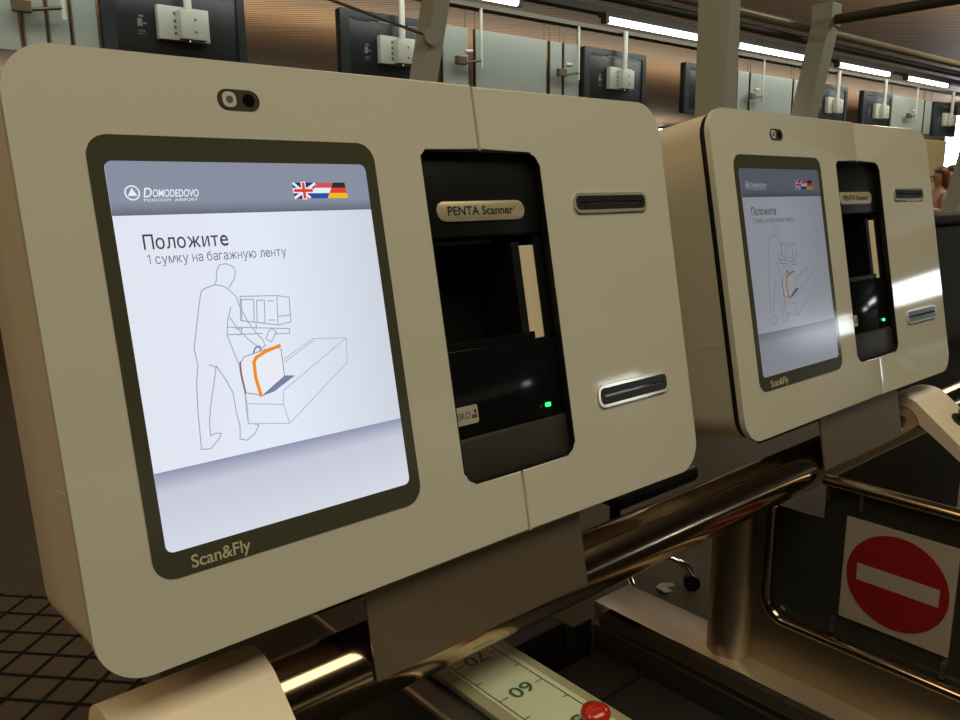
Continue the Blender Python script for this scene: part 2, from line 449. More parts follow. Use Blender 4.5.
def make_kiosk(label):
    t = thing('baggage_kiosk', label, 'kiosk', ORG + Vector((BU, 0, 0)) + FV * BV + FN * BN, (-TILT, 0, 0), 'self-service bag drop kiosks on the rail')
    # shell
    bm = bmesh.new(); rings = []
    for n, ins, lift in ((.024, .004, 0), (.12, .004, .004), (.225, .004, .010), (.240, .008, .014), (.247, .03, .03)):
        o = rrect(-.064 + ins, -.0845 + ins, .907 - ins, .535 - ins - lift * .6, max(.05 - ins * .3, .03))
        rings.append([bm.verts.new(K(a, b, n)) for a, b in o])
    for a, b in zip(rings, rings[1:]):
        for k in range(len(a)):
            j = (k + 1) % len(a); bm.faces.new((a[k], a[j], b[j], b[k]))
    bm.faces.new(rings[-1])
    obj('body_shell', bm, 'shell', t, 40)
    # raised ridge around the lower third of the shell
    for uu, sg_ in ((-.064, 1), (.907, -1)):
        bm = bmesh.new()
        pr = [(0.002, .338), (-.0012, .344), (-.0012, .350), (.002, .360), (.012, .360), (.012, .338)]
        A = [bm.verts.new(K(uu + sg_ * (.0045 + a), b, .029)) for a, b in pr]
        B = [bm.verts.new(K(uu + sg_ * (.0065 + a), b, .225)) for a, b in pr]
        for k in range(6):
            j = (k + 1) % 6; bm.faces.new((A[k], A[j], B[j], B[k]))
        bm.faces.new(A[::-1]); bm.faces.new(B)
        obj('shell_ridge', bm, 'shell', t)
    bm = bmesh.new()
    add_ring(bm, rrect(-.055, -.076, .898, .526, .042), rrect(-.040, -.060, .883, .511, .03), K, .010, .027)
    obj('gasket', bm, 'gasket', t, label='black gap seal between front and shell')
    # front: two cream panels meeting at a seam, a shared window cut from both
    wl, wr, wt, wb, rw = .4015, .6150, .0045, .4485, .018
    s = .5035
    left = [(s - .0012, -.0845)] + [(s - .0012, wt)] + arc(wl + .008, wt + .008, .008, 270, 180, 5) + arc(wl + rw, wb - rw, rw, 180, 90, 6) \
        + [(s - .0012, wb)] + [(s - .0012, .535)] + arc(-.064 + .05, .535 - .05, .05, 90, 180, 10) + arc(-.064 + .05, -.0845 + .05, .05, 180, 270, 10)
    right = [(s + .0012, -.083)] + arc(.907 - .05, -.083 + .05, .05, 270, 360, 10) + arc(.907 - .05, .5355 - .05, .05, 0, 90, 10) \
        + [(s + .0012, .5355), (s + .0012, wb)] + arc(wr - rw, wb - rw, rw, 90, 0, 6) + arc(wr - rw, wt + rw, rw, 0, -90, 6) + [(s + .0012, wt)]
    obj('screen_panel', prism(left, K, 0.0, .011, .0028), 'cream', t, 35)
    obj('scanner_panel', prism(right, K, 0.0, .011, .0028), 'cream', t, 35)
    wo = [.008, rw, rw, rw]
    obj('window_liner', add_ring(bmesh.new(), rrect(wl, wt, wr, wb, wo), rrect(wl + .0022, wt + .0022, wr - .0022, wb - .0022, [.006, rw - .002, rw - .002, rw - .002]), K, .0005, .0115), 'black', t, label='black rim inside the scanner window')
    # screen
    obj('screen_bezel', prism(rrect(0, 0, .33, .448, .022), K, -.0009, .001, .0004, 1), 'bezel', t, 35)
    bez = t.children[-1] if False else [c for c in C.objects if c.parent == t and c.name.startswith('screen_bezel')][-1]
    meshobj('brand_lettering', text_mesh('Scan&Fly', K, .0378, .4425, .0640, .0132, bold=.012, d=-.0012), 'bezel_text', bez, 'pale lettering along the bottom of the bezel')
    scr = obj('screen', prism(rrect(.0148, .0262, .3146, .4212, .008), K, -.0013, -.0008), M['scr_white'], t, label='lit screen with a loading instruction')
    d1, d2, d3 = -.0015, -.0017, -.0019
    bm = poly(bmesh.new(), arc(.0148 + .008, .0262 + .008, .008, 180, 270, 6) + arc(.3146 - .008, .0262 + .008, .008, 270, 360, 6) + [(.3146, .0805), (.0148, .0805)], K, d1)
    obj('header_bar', bm, M['scr_head'], scr, label='grey blue header bar')
    bm = poly(bmesh.new(), [(.0148, .3388), (.3146, .3388)] + arc(.3146 - .008, .4212 - .008, .008, 0, 90, 6) + arc(.0148 + .008, .4212 - .008, .008, 90, 180, 6), K, d1)
    obj('footer_band', bm, M['scr_foot'], scr, label='pale grey footer band')
    bm = bmesh.new()
    add_ring(bm, circ(.0372, .0580, .0076), circ(.0372, .0580, .0062), K, d2, d2 + .0001)
    poly(bm, [(.0372, .0530), (.0418, .0610), (.0326, .0610)], K, d2)
    obj('logo_mark', bm, M['scr_ink_white'], scr)
    me = text_mesh('D', K, .0475, .0625, .0090, .0095, shear=.25, bold=.015, d=d2)
    meshobj('logo_lettering', me, M['scr_ink_white'], scr)
    meshobj('logo_lettering', text_mesh('OMODEDOVO', K, .0570, .0622, .0475, .0075, shear=.2, bold=.015, d=d2), M['scr_ink_white'], scr)
    meshobj('logo_lettering', text_mesh('MOSCOW  AIRPORT', K, .0475, .0668, .0550, .0028, d=d2), M['scr_ink_white'], scr)
    # flags: Britain, the Netherlands, Germany
    def fl(pts, m_, dd): return obj('flag', poly(bmesh.new(), pts, K, dd), m_, scr)
    fu0, fu1, fv0, fv1 = .2140, .2845, .0480, .0663
    fx = lambda q: fu0 + (fu1 - fu0) * q
    fy = lambda q: fv0 + (fv1 - fv0) * q
    uk = poly(bmesh.new(), [(fx(0), fy(0)), (fx(.44), fy(0)), (fx(.27), fy(1)), (fx(0), fy(1))], K, d2)
    fo = obj('flag', uk, M['scr_navy'], scr, label='British flag on the screen')
    bm = bmesh.new()
    add_ribbon(bm, [(fx(.02), fy(.06)), (fx(.28), fy(.92))], .0030, K, d3); add_ribbon(bm, [(fx(.02), fy(.94)), (fx(.40), fy(.08))], .0030, K, d3)
    add_ribbon(bm, [(fx(.19), fy(.08)), (fx(.19), fy(.92))], .0062, K, d3); add_ribbon(bm, [(fx(.03), fy(.5)), (fx(.32), fy(.5))], .0062, K, d3)
    obj('flag_cross', bm, M['scr_white2'], scr)
    bm = bmesh.new()
    add_ribbon(bm, [(fx(.19), fy(.08)), (fx(.19), fy(.92))], .0036, K, d3 - .0002); add_ribbon(bm, [(fx(.03), fy(.5)), (fx(.33), fy(.5))], .0036, K, d3 - .0002)
    obj('flag_cross', bm, M['scr_red'], scr)
    def stripes(a_top, a_bot, b_top, b_bot, mats, lab):
        for i, m_ in enumerate(mats):
            y0, y1 = i / 3, (i + 1) / 3
            L = lambda y: a_top + (a_bot - a_top) * y
            R = lambda y: b_top + (b_bot - b_top) * y
            o = fl([(fx(L(y0)), fy(y0)), (fx(R(y0)), fy(y0)), (fx(R(y1)), fy(y1)), (fx(L(y1)), fy(y1))], m_, d2)
            o.name = 'flag_stripe'
    stripes(.44, .27, .75, .61, [M['scr_red2'], M['scr_white2'], M['scr_blue']], '')
    stripes(.75, .61, .97, 1.0, [M['scr_black'], M['scr_red'], M['scr_yellow']], '')
    # writing
    obj('title_lettering', cyr_text('Положите', K, .0400, .1150, .0885, .0145, d2, .10), M['scr_text'], scr)
    obj('subtitle_lettering', cyr_text('1 сумку на багажную ленту', K, .0415, .1300, .1525, .0098, d2, .075), M['scr_text2'], scr)
    # line drawing of a traveller putting a suitcase on the belt
    D = DRAW
    bm = bmesh.new()
    for l in D['man']: add_ribbon(bm, l, .0011, K, d2)
    obj('line_drawing', bm, M['scr_line'], scr, label='outline of a standing man')
    bm = bmesh.new()
    for l in D['machine']: add_ribbon(bm, l, .0011, K, d2)
    obj('line_drawing', bm, M['scr_line'], scr, label='outline of a kiosk')
    bm = bmesh.new()
    for l in D['belt']: add_ribbon(bm, l, .0011, K, d2)
    obj('line_drawing', bm, M['scr_line2'], scr, label='outline of a conveyor')
    obj('case_shadow', poly(bmesh.new(), D['shadow'][0], K, d2), M['scr_shadow'], scr)
    obj('case_fill', poly(bmesh.new(), D['case'][0][:-1], K, d2 - .0001), M['scr_white2'], scr)
    bm = bmesh.new()
    add_ribbon(bm, D['case'][0], .0009, K, d3); add_ribbon(bm, D['handle'][0], .0018, K, d3)
    obj('line_drawing', bm, M['scr_shadow'], scr, label='outline of the suitcase')
    bm = add_ribbon(bmesh.new(), D['orange'][0], .0038, K, d3 - .0001); add_ribbon(bm, [(.1689, .2292), (.166, .230)], .0038, K, d3 - .0001)
    obj('case_band', bm, M['scr_orange'], scr)
    obj('case_edge', add_ribbon(bmesh.new(), D['red'][0], .0018, K, d3), M['scr_brown'], scr)
    # light and camera window above the screen
    cw = obj('camera_window', prism(rrect(.1410, -.0535, .1895, -.0310, .011), K, -.0008, .001, .0003, 1), M['pill'], t)
    obj('lamp_ring', prism(rrect(.1465, -.0505, .1620, -.0340, .006), K, -.0013, .0), 'white_box', cw, label='pale lamp ring')
    obj('lamp', prism(circ(.1545, -.0422, .0040), K, -.0016, .0), 'clamp', cw)
    obj('camera_lens', prism(circ(.1765, -.0422, .0072), K, -.0012, .0), 'black_gloss', cw, label='black camera lens')
    # document scanner in the window
    bm = bmesh.new()
    def kb(u0, v0, n0, u1, v1, n1, b=0.0):
        a, c = K(u0, v1, n0), K(u1, v0, n1); add_box(bm, a.x, a.y, a.z, c.x, c.y, c.z, b)
    kb(.392, -.012, .013, .628, .119, .060, .003); kb(.392, .119, .105, .628, .275, .125)
    kb(.392, .115, .016, .4045, .275, .11); kb(.5990, .115, .018, .628, .275, .11)
    obj('scanner_housing', bm, 'black', t, 30)
    bm = bmesh.new(); kb(.392, .270, .014, .628, .3870, .11, .003)
    obj('scanner_base', bm, 'black_gloss', t, 30)
    bm = bmesh.new(); kb(.4046, .2600, .018, .5795, .270, .10, .001)
    obj('scanner_glass_shelf', bm, 'black_gloss', t)
    bm = bmesh.new(); kb(.5700, .1350, .019, .5985, .2720, .104, .001)
    obj('paper_guide', bm, 'paper', t, label='cream strip inside the scanner slot')
    bm = bmesh.new(); kb(.5550, .1300, .0185, .5698, .2720, .104, .001)
    obj('guide_rib', bm, 'black', t)
    bm = bmesh.new(); kb(.392, .3880, .011, .628, .4600, .06, .004)
    obj('scanner_cover', bm, 'dark_plastic', t, 30, label='brown grey plastic cover')
    bd = obj('name_plate', prism(rrect(.4245, .0705, .5830, .0975, .0132), K, .0105, .0135, .001, 2), 'gold', t, 35, label='brushed gold plate')
    meshobj('plate_lettering', text_mesh('PENTA Scanner', K, .4420, .0893, .1180, .0118, bold=.018, d=.0102), 'ink', bd)
    meshobj('plate_lettering', text_mesh('®', K, .5615, .0815, .0034, .0034, d=.0102), 'ink', bd)
    st = obj('sticker', prism(rrect(.3995, .3450, .4495, .3700, .003), K, .0133, .0145), 'sticker', t, label='grey maker sticker')
    meshobj('sticker_lettering', text_mesh('DESKO', K, .4005, .3620, .0350, .0092, bold=0.0, d=.0131), 'ink', st)
    bm = bmesh.new()
    for a, b in ((.4385, .3515), (.4430, .3515), (.4385, .3580), (.4430, .3580)):
        if (a, b) != (.4385, .3515): poly(bm, [(a, b), (a + .0035, b), (a + .0035, b + .005), (a, b + .005)], K, .0131)
    obj('sticker_mark', bm, 'ink', st)
    obj('status_light', prism(rrect(.5770, .3665, .5870, .3725, .002), K, .0125, .0145), 'led', t, label='green status light')
    obj('status_light', prism(rrect(.5640, .3680, .5710, .3720, .0015), K, .0130, .0145), 'dark_plastic', t, label='unlit status light')
    # card slots
    for v0, v1 in ((.0640, .0945), (.3590, .3935)):
        so = obj('card_slot', add_ring(bmesh.new(), rrect(.6745, v0, .8475, v1, .013), rrect(.6790, v0 + .0045, .8430, v1 - .0045, .0085), K, -.0030, .001), 'slot_metal', t, 30, label='metal rimmed slot')
        obj('slot_mouth', add_ring(bmesh.new(), rrect(.6788, v0 + .0043, .8432, v1 - .0043, .0085), rrect(.690, (v0 + v1) / 2 - .002, .834, (v0 + v1) / 2 + .002, .0015), K, -.0026, .001), 'slot_dark', so, 30)
        obj('slot_gap', prism(rrect(.690, (v0 + v1) / 2 - .002, .834, (v0 + v1) / 2 + .002, .0015), K, .0000, .0012), 'gasket', so)
    # bracket that carries the kiosk on the rail
    bm = bmesh.new()
    prof = [(.5345, .017), (.652, .017), (.652, .0205), (.5385, .0205), (.5385, .165), (.60, .165), (.60, .1685), (.5345, .1685)]
    A = [bm.verts.new(K(.2400, v, n)) for v, n in prof]; B = [bm.verts.new(K(.6200, v, n)) for v, n in prof]
    for k in range(len(prof)):
        j = (k + 1) % len(prof); bm.faces.new((A[k], A[j], B[j], B[k]))
    bm.faces.new(A[::-1]); bm.faces.new(B)
    obj('mounting_plate', bm, 'steel_plate', t, label='matt brown steel mounting plate')
    return t

DRAW = {'man': [[(0.1216, 0.1597), (0.1283, 0.152), (0.1313, 0.1439), (0.1295, 0.1382), (0.1222, 0.1344), (0.1147, 0.1352), (0.1102, 0.1424), (0.1095, 0.1505), (0.1064, 0.1558), (0.0943, 0.159), (0.0904, 0.1625), (0.085, 0.1807), (0.0797, 0.1994), (0.0743, 0.2197), (0.0754, 0.2375), (0.0711, 0.2562), (0.068, 0.2847), (0.0665, 0.3102), (0.0655, 0.3246), (0.0752, 0.3257), (0.0858, 0.3175), (0.0889, 0.3122), (0.0828, 0.3109), (0.0773, 0.3124), (0.078, 0.2995), (0.0823, 0.2808), (0.091, 0.2529), (0.0945, 0.241), (0.1022, 0.2563), (0.1082, 0.2721), (0.1084, 0.2921), (0.1102, 0.3091), (0.1081, 0.3221), (0.1153, 0.3252), (0.1248, 0.3205), (0.1316, 0.3117), (0.1249, 0.3087), (0.1198, 0.3077), (0.1202, 0.2943), (0.1211, 0.271), (0.1198, 0.2574), (0.1195, 0.244), (0.1154, 0.2268), (0.1113, 0.2097), (0.1149, 0.1937), (0.1203, 0.181)], [(0.12, 0.1612), (0.1279, 0.1702), (0.1297, 0.1803), (0.1371, 0.1995), (0.1455, 0.2139), (0.1506, 0.2197), (0.1524, 0.2267), (0.1483, 0.2296), (0.1426, 0.2254), (0.1342, 0.2176), (0.1241, 0.2047), (0.1175, 0.1923)], [(0.1064, 0.1558), (0.1145, 0.1575), (0.12, 0.1612)], [(0.0876, 0.2387), (0.0928, 0.2417), (0.0959, 0.2431)]],
 'machine': [[(0.1323, 0.1706), (0.1749, 0.1735), (0.1711, 0.2061), (0.1288, 0.1965), (0.1323, 0.1706)], [(0.1331, 0.174), (0.147, 0.1753), (0.1438, 0.1996), (0.1302, 0.197), (0.1331, 0.174)], [(0.1504, 0.1766), (0.1593, 0.1771), (0.1563, 0.2023), (0.1472, 0.2006), (0.1504, 0.1766)], [(0.1631, 0.1785), (0.1703, 0.1789)], [(0.1612, 0.1995), (0.1684, 0.2003)], [(0.1749, 0.1735), (0.1893, 0.1769), (0.1871, 0.2044), (0.1711, 0.2061)], [(0.173, 0.1966), (0.1883, 0.1969)], [(0.1126, 0.2017), (0.1844, 0.2118), (0.1836, 0.2169), (0.1651, 0.2157)], [(0.1123, 0.2099), (0.151, 0.2133)], [(0.1224, 0.2045), (0.1292, 0.2053), (0.1264, 0.2116), (0.123, 0.2112)], [(0.1458, 0.2005), (0.1455, 0.2072)], [(0.1584, 0.2121), (0.1632, 0.2093), (0.1681, 0.2133), (0.1601, 0.2239), (0.1546, 0.2198), (0.1584, 0.2121)]],
 'belt': [[(0.1214, 0.2761), (0.1219, 0.2879), (0.1198, 0.3077), (0.1673, 0.3169), (0.2512, 0.2598), (0.2547, 0.231), (0.2109, 0.2266), (0.1723, 0.2449)], [(0.2547, 0.231), (0.166, 0.2792), (0.1635, 0.2947), (0.1673, 0.3169)], [(0.1222, 0.2863), (0.1635, 0.2947)], [(0.2113, 0.2291), (0.1721, 0.2483)]],
 'case': [[(0.1369, 0.2338), (0.1268, 0.2357), (0.1218, 0.241), (0.1202, 0.2508), (0.1216, 0.2744), (0.1409, 0.2804), (0.1696, 0.2635), (0.1703, 0.2342), (0.1667, 0.2286), (0.1369, 0.2338)]],
 'orange': [[(0.1689, 0.2292), (0.1513, 0.2334), (0.1397, 0.2385), (0.1365, 0.2431), (0.1359, 0.2599), (0.1388, 0.2801)]],
 'red': [[(0.1211, 0.2409), (0.1203, 0.2541), (0.122, 0.2745)]],
 'handle': [[(0.1378, 0.2325), (0.1408, 0.2275), (0.1459, 0.2269), (0.146, 0.2309)]],
 'shadow': [[(0.1408, 0.2811), (0.1705, 0.2629), (0.1826, 0.2648), (0.155, 0.2784)]]}

SB = 1.0       # screen brightness
def scr_mats(b):
    zt, zb = BV - .0805, BV - .3388
    M['scr_white'] = glow_ramp('screen_white', [(0, rgb(224, 228, 240)), (.5, rgb(226, 232, 246)), (1, rgb(204, 210, 222))], 'X', .0148 - BU, .3146 - BU, b)
    M['scr_head'] = glow_ramp('screen_header', [(0, rgb(98, 104, 118)), (.25, rgb(134, 142, 160)), (1, rgb(132, 140, 158))], 'Z', zt, BV - .0262, b)
    M['scr_foot'] = glow_ramp('screen_footer', [(0, rgb(212, 216, 228)), (.75, rgb(196, 200, 216)), (1, rgb(140, 146, 172))], 'Z', BV - .4212, zb, b)
    for n, c in (('ink_white', (232, 236, 242)), ('white2', (232, 234, 244)), ('navy', (30, 44, 110)), ('red', (222, 62, 46)), ('red2', (206, 84, 78)),
                 ('blue', (34, 74, 160)), ('black', (40, 38, 44)), ('yellow', (240, 184, 36)), ('text', (62, 66, 76)), ('text2', (104, 110, 124)),
                 ('line', (158, 164, 180)), ('line2', (180, 186, 198)), ('shadow', (116, 128, 158)), ('orange', (238, 140, 30)), ('brown', (140, 74, 50))):
        M['scr_' + n] = glow('screen_' + n, rgb(*c), b)
scr_mats(SB)
M['pill'] = mat('dark_grey_lens_cover', rgb(74, 66, 54), 0.15)

k1 = make_kiosk('cream bag drop kiosk with bright lit screen, large and nearest the viewer')
k2 = copy_tree(k1)
def dim(o):
    for ch_ in o.children:
        if ch_.type == 'MESH' and ch_.data.materials and ch_.data.materials[0].name.startswith('screen_'):
            ch_.data = ch_.data.copy()
            base = ch_.data.materials[0].name
            key = base + '_dim'
            if key not in bpy.data.materials:
                mt = ch_.data.materials[0].copy(); mt.name = key
                mt.node_tree.nodes['Principled BSDF'].inputs['Emission Strength'].default_value = SB * 0.30
            ch_.data.materials[0] = bpy.data.materials[key]
        dim(ch_)
dim(k2)
k2['label'] = 'cream bag drop kiosk with dimmer screen, farther along the rail'
k2.location = k1.location + Vector((1.1132, 0, 0)) + FV * -.0021 + FN * -.0033
q = Matrix.Rotation(0.0123, 3, 'X') if False else None
R2 = Matrix.Rotation(-0.0072, 3, Vector((1, 0, 0))) @ Matrix.Rotation(-0.0057, 3, FV) @ Matrix.Rotation(0.0025, 3, FN)
k2.rotation_euler = (R2 @ Euler((-TILT, 0, 0)).to_matrix()).to_euler()

# ------------------------------------------------------------------ rail
RY, RZ, RR = -0.054, 0.909, 0.049
rail = thing('mounting_rail', 'thick polished bronze steel rail carrying both kiosks', 'rail', (1.0, RY, 0))
obj('rail_tube', tube([(-3.0, 0, RZ), (4.0, 0, RZ)], RR, 48), 'rail', rail, 40)
for x in (-2.2, 2.9):
    obj('rail_post', tube([(x, 0.0, 0.0), (x, 0.0, RZ - RR + .006)], .045, 24), 'steel', rail, 40)

# scanner holders: saddle over the rail with a slanted front desk
def make_holder(x0, label, length):
    t = thing('scanner_holder', label, 'holder', (x0, RY, RZ), (0, 0, 0), 'beige scanner holders on the rail')
    w = .172
    ro, ri = .074, RR + .001
    out = [(ro * math.cos(math.radians(a)), ro * math.sin(math.radians(a))) for a in range(-30, 121, 10)]
    cx, cz = out[-1]
    dy, dz = -math.cos(math.radians(39)), -math.sin(math.radians(39))
    ex, ez = cx + dy * length, cz + dz * length
    inn = [(ri * math.cos(math.radians(a)), ri * math.sin(math.radians(a))) for a in range(170, -31, -10)]
    nx, nz = dz, -dy
    prof = out + [(ex, ez), (ex + .004, ez - .012), (ex - nx * .0 + .016, ez - .018)] + [(inn[0][0] - .03, inn[0][1] - .02)] + inn
    bm = bmesh.new()
    add_prism(bm, prof, lambda a, b, d: Vector((d, a, b)), 0, w, 0)
    obj('saddle_body', bm, 'holder', t, 30)
    return t, (Vector((0, cx, cz)), Vector((0, dy, dz)))
h1, hs = make_holder(-.055, 'beige scanner holder at the bottom left, under the nearest kiosk', .26)
h2, hs = make_holder(1.850, 'beige scanner holder at the right edge with a dark handle in its hole', .26)
p0, dv = hs
c = p0 + dv * .085 + Vector((.110, 0, 0))
nrm = Vector((0, dv.z, -dv.y))
if nrm.z < 0: nrm = -nrm
def hole_part(h):
    bm = bmesh.new()
    e1 = Vector((1, 0, 0))
    vs = [bm.verts.new(c + e1 * .030 * math.cos(a * PI / 16) + dv * .022 * math.sin(a * PI / 16) + nrm * .0008) for a in range(32)]
    bm.faces.new(vs)
    obj('holder_hole', bm, 'gasket', h, label='dark oval hole')
hole_part(h2)
hs_root = thing('hand_scanner', 'dark grey hand scanner handle sticking out of the right holder', 'scanner', Vector((1.850, RY, RZ)) + c)
hd = Vector((.93, .1, .34)).normalized()
obj('scanner_handle', tube([nrm * .016, nrm * .004 + hd * .05, nrm * .004 + hd * .13], [.014, .0135, .016], 20), M['dark_plastic'], hs_root, 40)
obj('scanner_head', box(.12, -.012, .035, .20, .05, .095, .012, 3), 'black', hs_root, 40)

# ------------------------------------------------------------------ conveyor under the kiosks
cw = thing('conveyor_side_wall', 'dark conveyor side wall carrying the pale green length scale', 'side wall', (.46, -.1, 0))
obj('wall_body', box(-.093, -.9, 0, .09, 1.3, .784, .003), 'smoke', cw)
obj('edge_trim', box(-.096, -.9, .780, -.090, 1.3, .7875), 'steel', cw, label='thin bright edge trim')
rul = thing('length_scale', 'pale green luggage length scale marked 60 and 70 below the rail', 'scale plate', (.46, -.1, .785))
obj('scale_plate', box(-.048, -.70, 0, .088, .25, .012, .002), 'ruler_rim', rul, 30)
obj('scale_face', box(-.030, -.70, .012, .070, .25, .0132), 'ruler', rul)
Y70 = 0.090     # local y of the 70 mark
fr = lambda a, b, d: Vector((a, b, .0136))
bm = bmesh.new()
add_ribbon(bm, [(-.024, -.70), (-.024, .25)], .002, fr, 0); add_ribbon(bm, [(.060, -.70), (.060, .25)], .002, fr, 0)
for k in range(-6, 3):
    y = Y70 + k * .0505
    if k % 2 == 0:
        add_ribbon(bm, [(-.024, y), (-.008, y)], .002, fr, 0); add_ribbon(bm, [(.046, y), (.060, y)], .002, fr, 0)
    else:
        add_ribbon(bm, [(-.024, y), (-.014, y)], .002, fr, 0); add_ribbon(bm, [(.051, y), (.060, y)], .002, fr, 0)
obj('scale_marks', bm, 'green_ink', rul, label='green tick marks')
for num, k in (('70', 0), ('60', -2), ('50', -4)):
    y = Y70 + k * .0505
    # written for a reader on the far side: upside down from here
    me = text_mesh(num, lambda a, b, d: Vector((.0385 - a, y + .0115 + b, .0137)), 0, 0, .0400, .0230, bold=.018)
    meshobj('scale_number', me, 'green_ink', rul)
btn = thing('stop_button', 'round red stop button on the length scale at the bottom edge', 'button', (.500, -.232, .797))
obj('button_collar', lathe([(.017, 0), (.017, .008), (.012, .010)], (0, 0, 0)), 'red_btn', btn, 40)
obj('button_cap', lathe([(.011, .010), (.019, .013), (.0205, .019), (.0185, .025), (.010, .0285), (.003, .029)], (0, 0, 0), 32), 'red_btn', btn, 50)

belt = thing('conveyor_belt', 'black luggage belt between the scale wall and the steel frame', 'conveyor', (.91, 0, 0))
obj('belt_surface', box(-.352, -1.1, .26, .352, .42, .30, .01), 'belt', belt)
obj('belt_bed', box(-.34, -1.1, .05, .34, .40, .255), 'smoke', belt)
bm = bmesh.new()
for y in (-.30, -.02, .26):
    add_box(bm, -.352, y, .300, .352, y + .012, .304)
obj('belt_joint', bm, 'gasket', belt)
for x in (-.3, .3):
    for y in (-1.0, .3):
        obj('leg', box(x - .03, y - .03, 0, x + .03, y + .03, .05), 'steel', belt)
tail = thing('collector_conveyor', 'dark collector conveyor behind the belt, under the near kiosk', 'conveyor', (.91, .9, 0))
obj('conveyor_bed', box(-.35, -.42, .04, .28, .5, .36, .004), 'smoke', tail)
obj('conveyor_top', box(-.35, -.42, .36, .28, .5, .375, .003), 'belt', tail)
obj('side_skirt', box(.285, -.452, .0, .36, .0, .372, .004), 'smoke', tail)
for x in (-.3, .23):
    obj('leg', box(x - .03, -.03, 0, x + .03, .03, .04), 'steel', tail)

fs = thing('steel_kerb', 'low stainless steel conveyor side frame with bright flat top', 'frame', (1.33, -.3, 0))
obj('top_plate', box(-.055, -1.0, .410, .085, .745, .422, .002), 'slot_metal2', fs, 30)
obj('front_lip', box(-.055, -1.0, .372, -.050, .745, .411), 'steel', fs)
obj('frame_side', box(-.048, -1.0, .05, .080, .735, .409), 'smoke', fs)
obj('side_cover', box(-.057, -1.0, .23, -.050, .745, .356, .002), 'smoke', fs)
obj('cover_edge', box(-.0595, -1.0, .351, -.0572, .745, .357), 'steel', fs, label='bright edge of the side cover')
obj('lip_edge', box(-.0575, -1.0, .405, -.0552, .745, .4225), 'chrome', fs, label='bright top edge')
for y, z in ((.715, .305), (.60, .300)):
    obj('bolt_hole', tube([(-.0585, y, z), (-.056, y, z)], .012, 20), 'gasket', fs)
for y in (-.8, .5):
    obj('foot', box(-.02, y - .03, 0, .05, y + .03, .05), 'steel', fs)
obj('bolt', tube([(-.09, .70, .305), (-.0585, .70, .250)], .006, 10), 'chrome', fs) if False else None

sp = thing('steel_side_panel', 'stainless steel side panel with rounded post and smoked glass behind the rail', 'panel', (1.35, 0, .422))
post = obj('end_post', tube([(0, .083, 0), (0, .083, .385)], .054, 40), 'steel', sp, 40)
G = lambda a, b, d: Vector((d, a, b))
z0 = .422
sh = [(-1.3, 0), (.06, 0), (.06, .385), (-.004, .385)] + [(-.004, .60 - z0 + .0)] + arc(-.054, .60 - z0, .05, 0, -90, 8)[1:] + [(-1.3, .55 - z0)]
obj('steel_sheet', prism(sh, G, -.004, .004), 'steel', sp, 30)
obj('smoked_glass', prism([(-1.3, .10), (.028, .10), (.028, .39), (-.116, .39), (-.116, .485), (-1.3, .485)], G, .006, .012), 'smoke', sp)
obj('tube_frame', tube([(-.008, -1.3, .905 - z0), (-.008, -.118, .905 - z0)], .0125, 16), 'rail', sp, 50)
fp = [(0, -.004, .812 - z0), (0, -.004, .60 - z0)] + [(0, a, b) for a, b in arc(-.054, .60 - z0, .05, 0, -90, 8)[1:]] + [(0, -1.3, .55 - z0)]
obj('tube_frame', tube([(x - .008, y, z) for x, y, z in fp], .0125, 16), 'rail', sp, 50)
for y, z in ((-.125, .872), (-.195, .872), (-.155, .585), (-.375, .583)):
    obj('glass_clip', box(-.006, y - .004, z - z0 - .016, .006, y + .004, z - z0 + .016), 'steel', sp)
sg = thing('no_entry_sign', 'square no entry sign, red disc with white bar on the smoked panel', 'sign', (1.35, -.272, .724))
SX = .004
obj('sign_board', box(-.003 + SX, -.108, -.112, .0015 + SX, .106, .111), 'white_sign', sg)
obj('red_disc', prism(circ(-.001, .000, .0985, 64), lambda a, b, d: Vector((d + SX, a, b)), -.0040, -.002), 'red_sign', sg)
obj('white_bar', box(-.0048 + SX, -.082, -.017, -.0035 + SX, .076, .019), 'white_sign', sg)

# ------------------------------------------------------------------ office chair behind the conveyor
ch = thing('office_chair', 'black office chair on a chrome star base behind the conveyor', 'chair', (2.02, 1.0, 0))
for k in range(5):
    a = math.radians(-52 + 72 * k)
    ca, sa = math.cos(a), math.sin(a)
    obj('base_leg', tube([(.02 * ca, .02 * sa, .125), (.12 * ca, .12 * sa, .13), (.22 * ca, .22 * sa, .12), (.275 * ca, .275 * sa, .095), (.295 * ca, .295 * sa, .06)], .014, 14), 'chrome', ch, 50)
    obj('castor', tube([(.295 * ca - .016 * sa, .295 * sa + .016 * ca, .032), (.295 * ca + .016 * sa, .295 * sa - .016 * ca, .032)], .031, 20), 'black', ch, 40)
obj('gas_column', tube([(0, 0, .10), (0, 0, .42)], .022, 18), 'black', ch, 40)
obj('seat', box(-.23, -.22, .42, .23, .22, .49, .03, 4), 'black', ch, 50)
obj('backrest', box(-.21, .20, .55, .21, .25, .86, .02, 4), 'black', ch, 50)
obj('back_bar', tube([(0, .1, .43), (0, .27, .45), (0, .27, .6)], .014, 12), 'chrome', ch, 40)
pp = obj('paper_scrap', prism([(-.035, -.03), (.0, -.035), (.008, .0), (.035, -.02), (.048, .0), (.018, .032), (-.025, .025)], lambda a, b, d: Vector((a, b, .012 + d + .15 * abs(a) ** 1.2)), 0, .001), 'white_sign')
pp.location = (2.12, .83, 0.0); tag(pp, 'crumpled white paper scrap on the floor by the chair', 'paper')

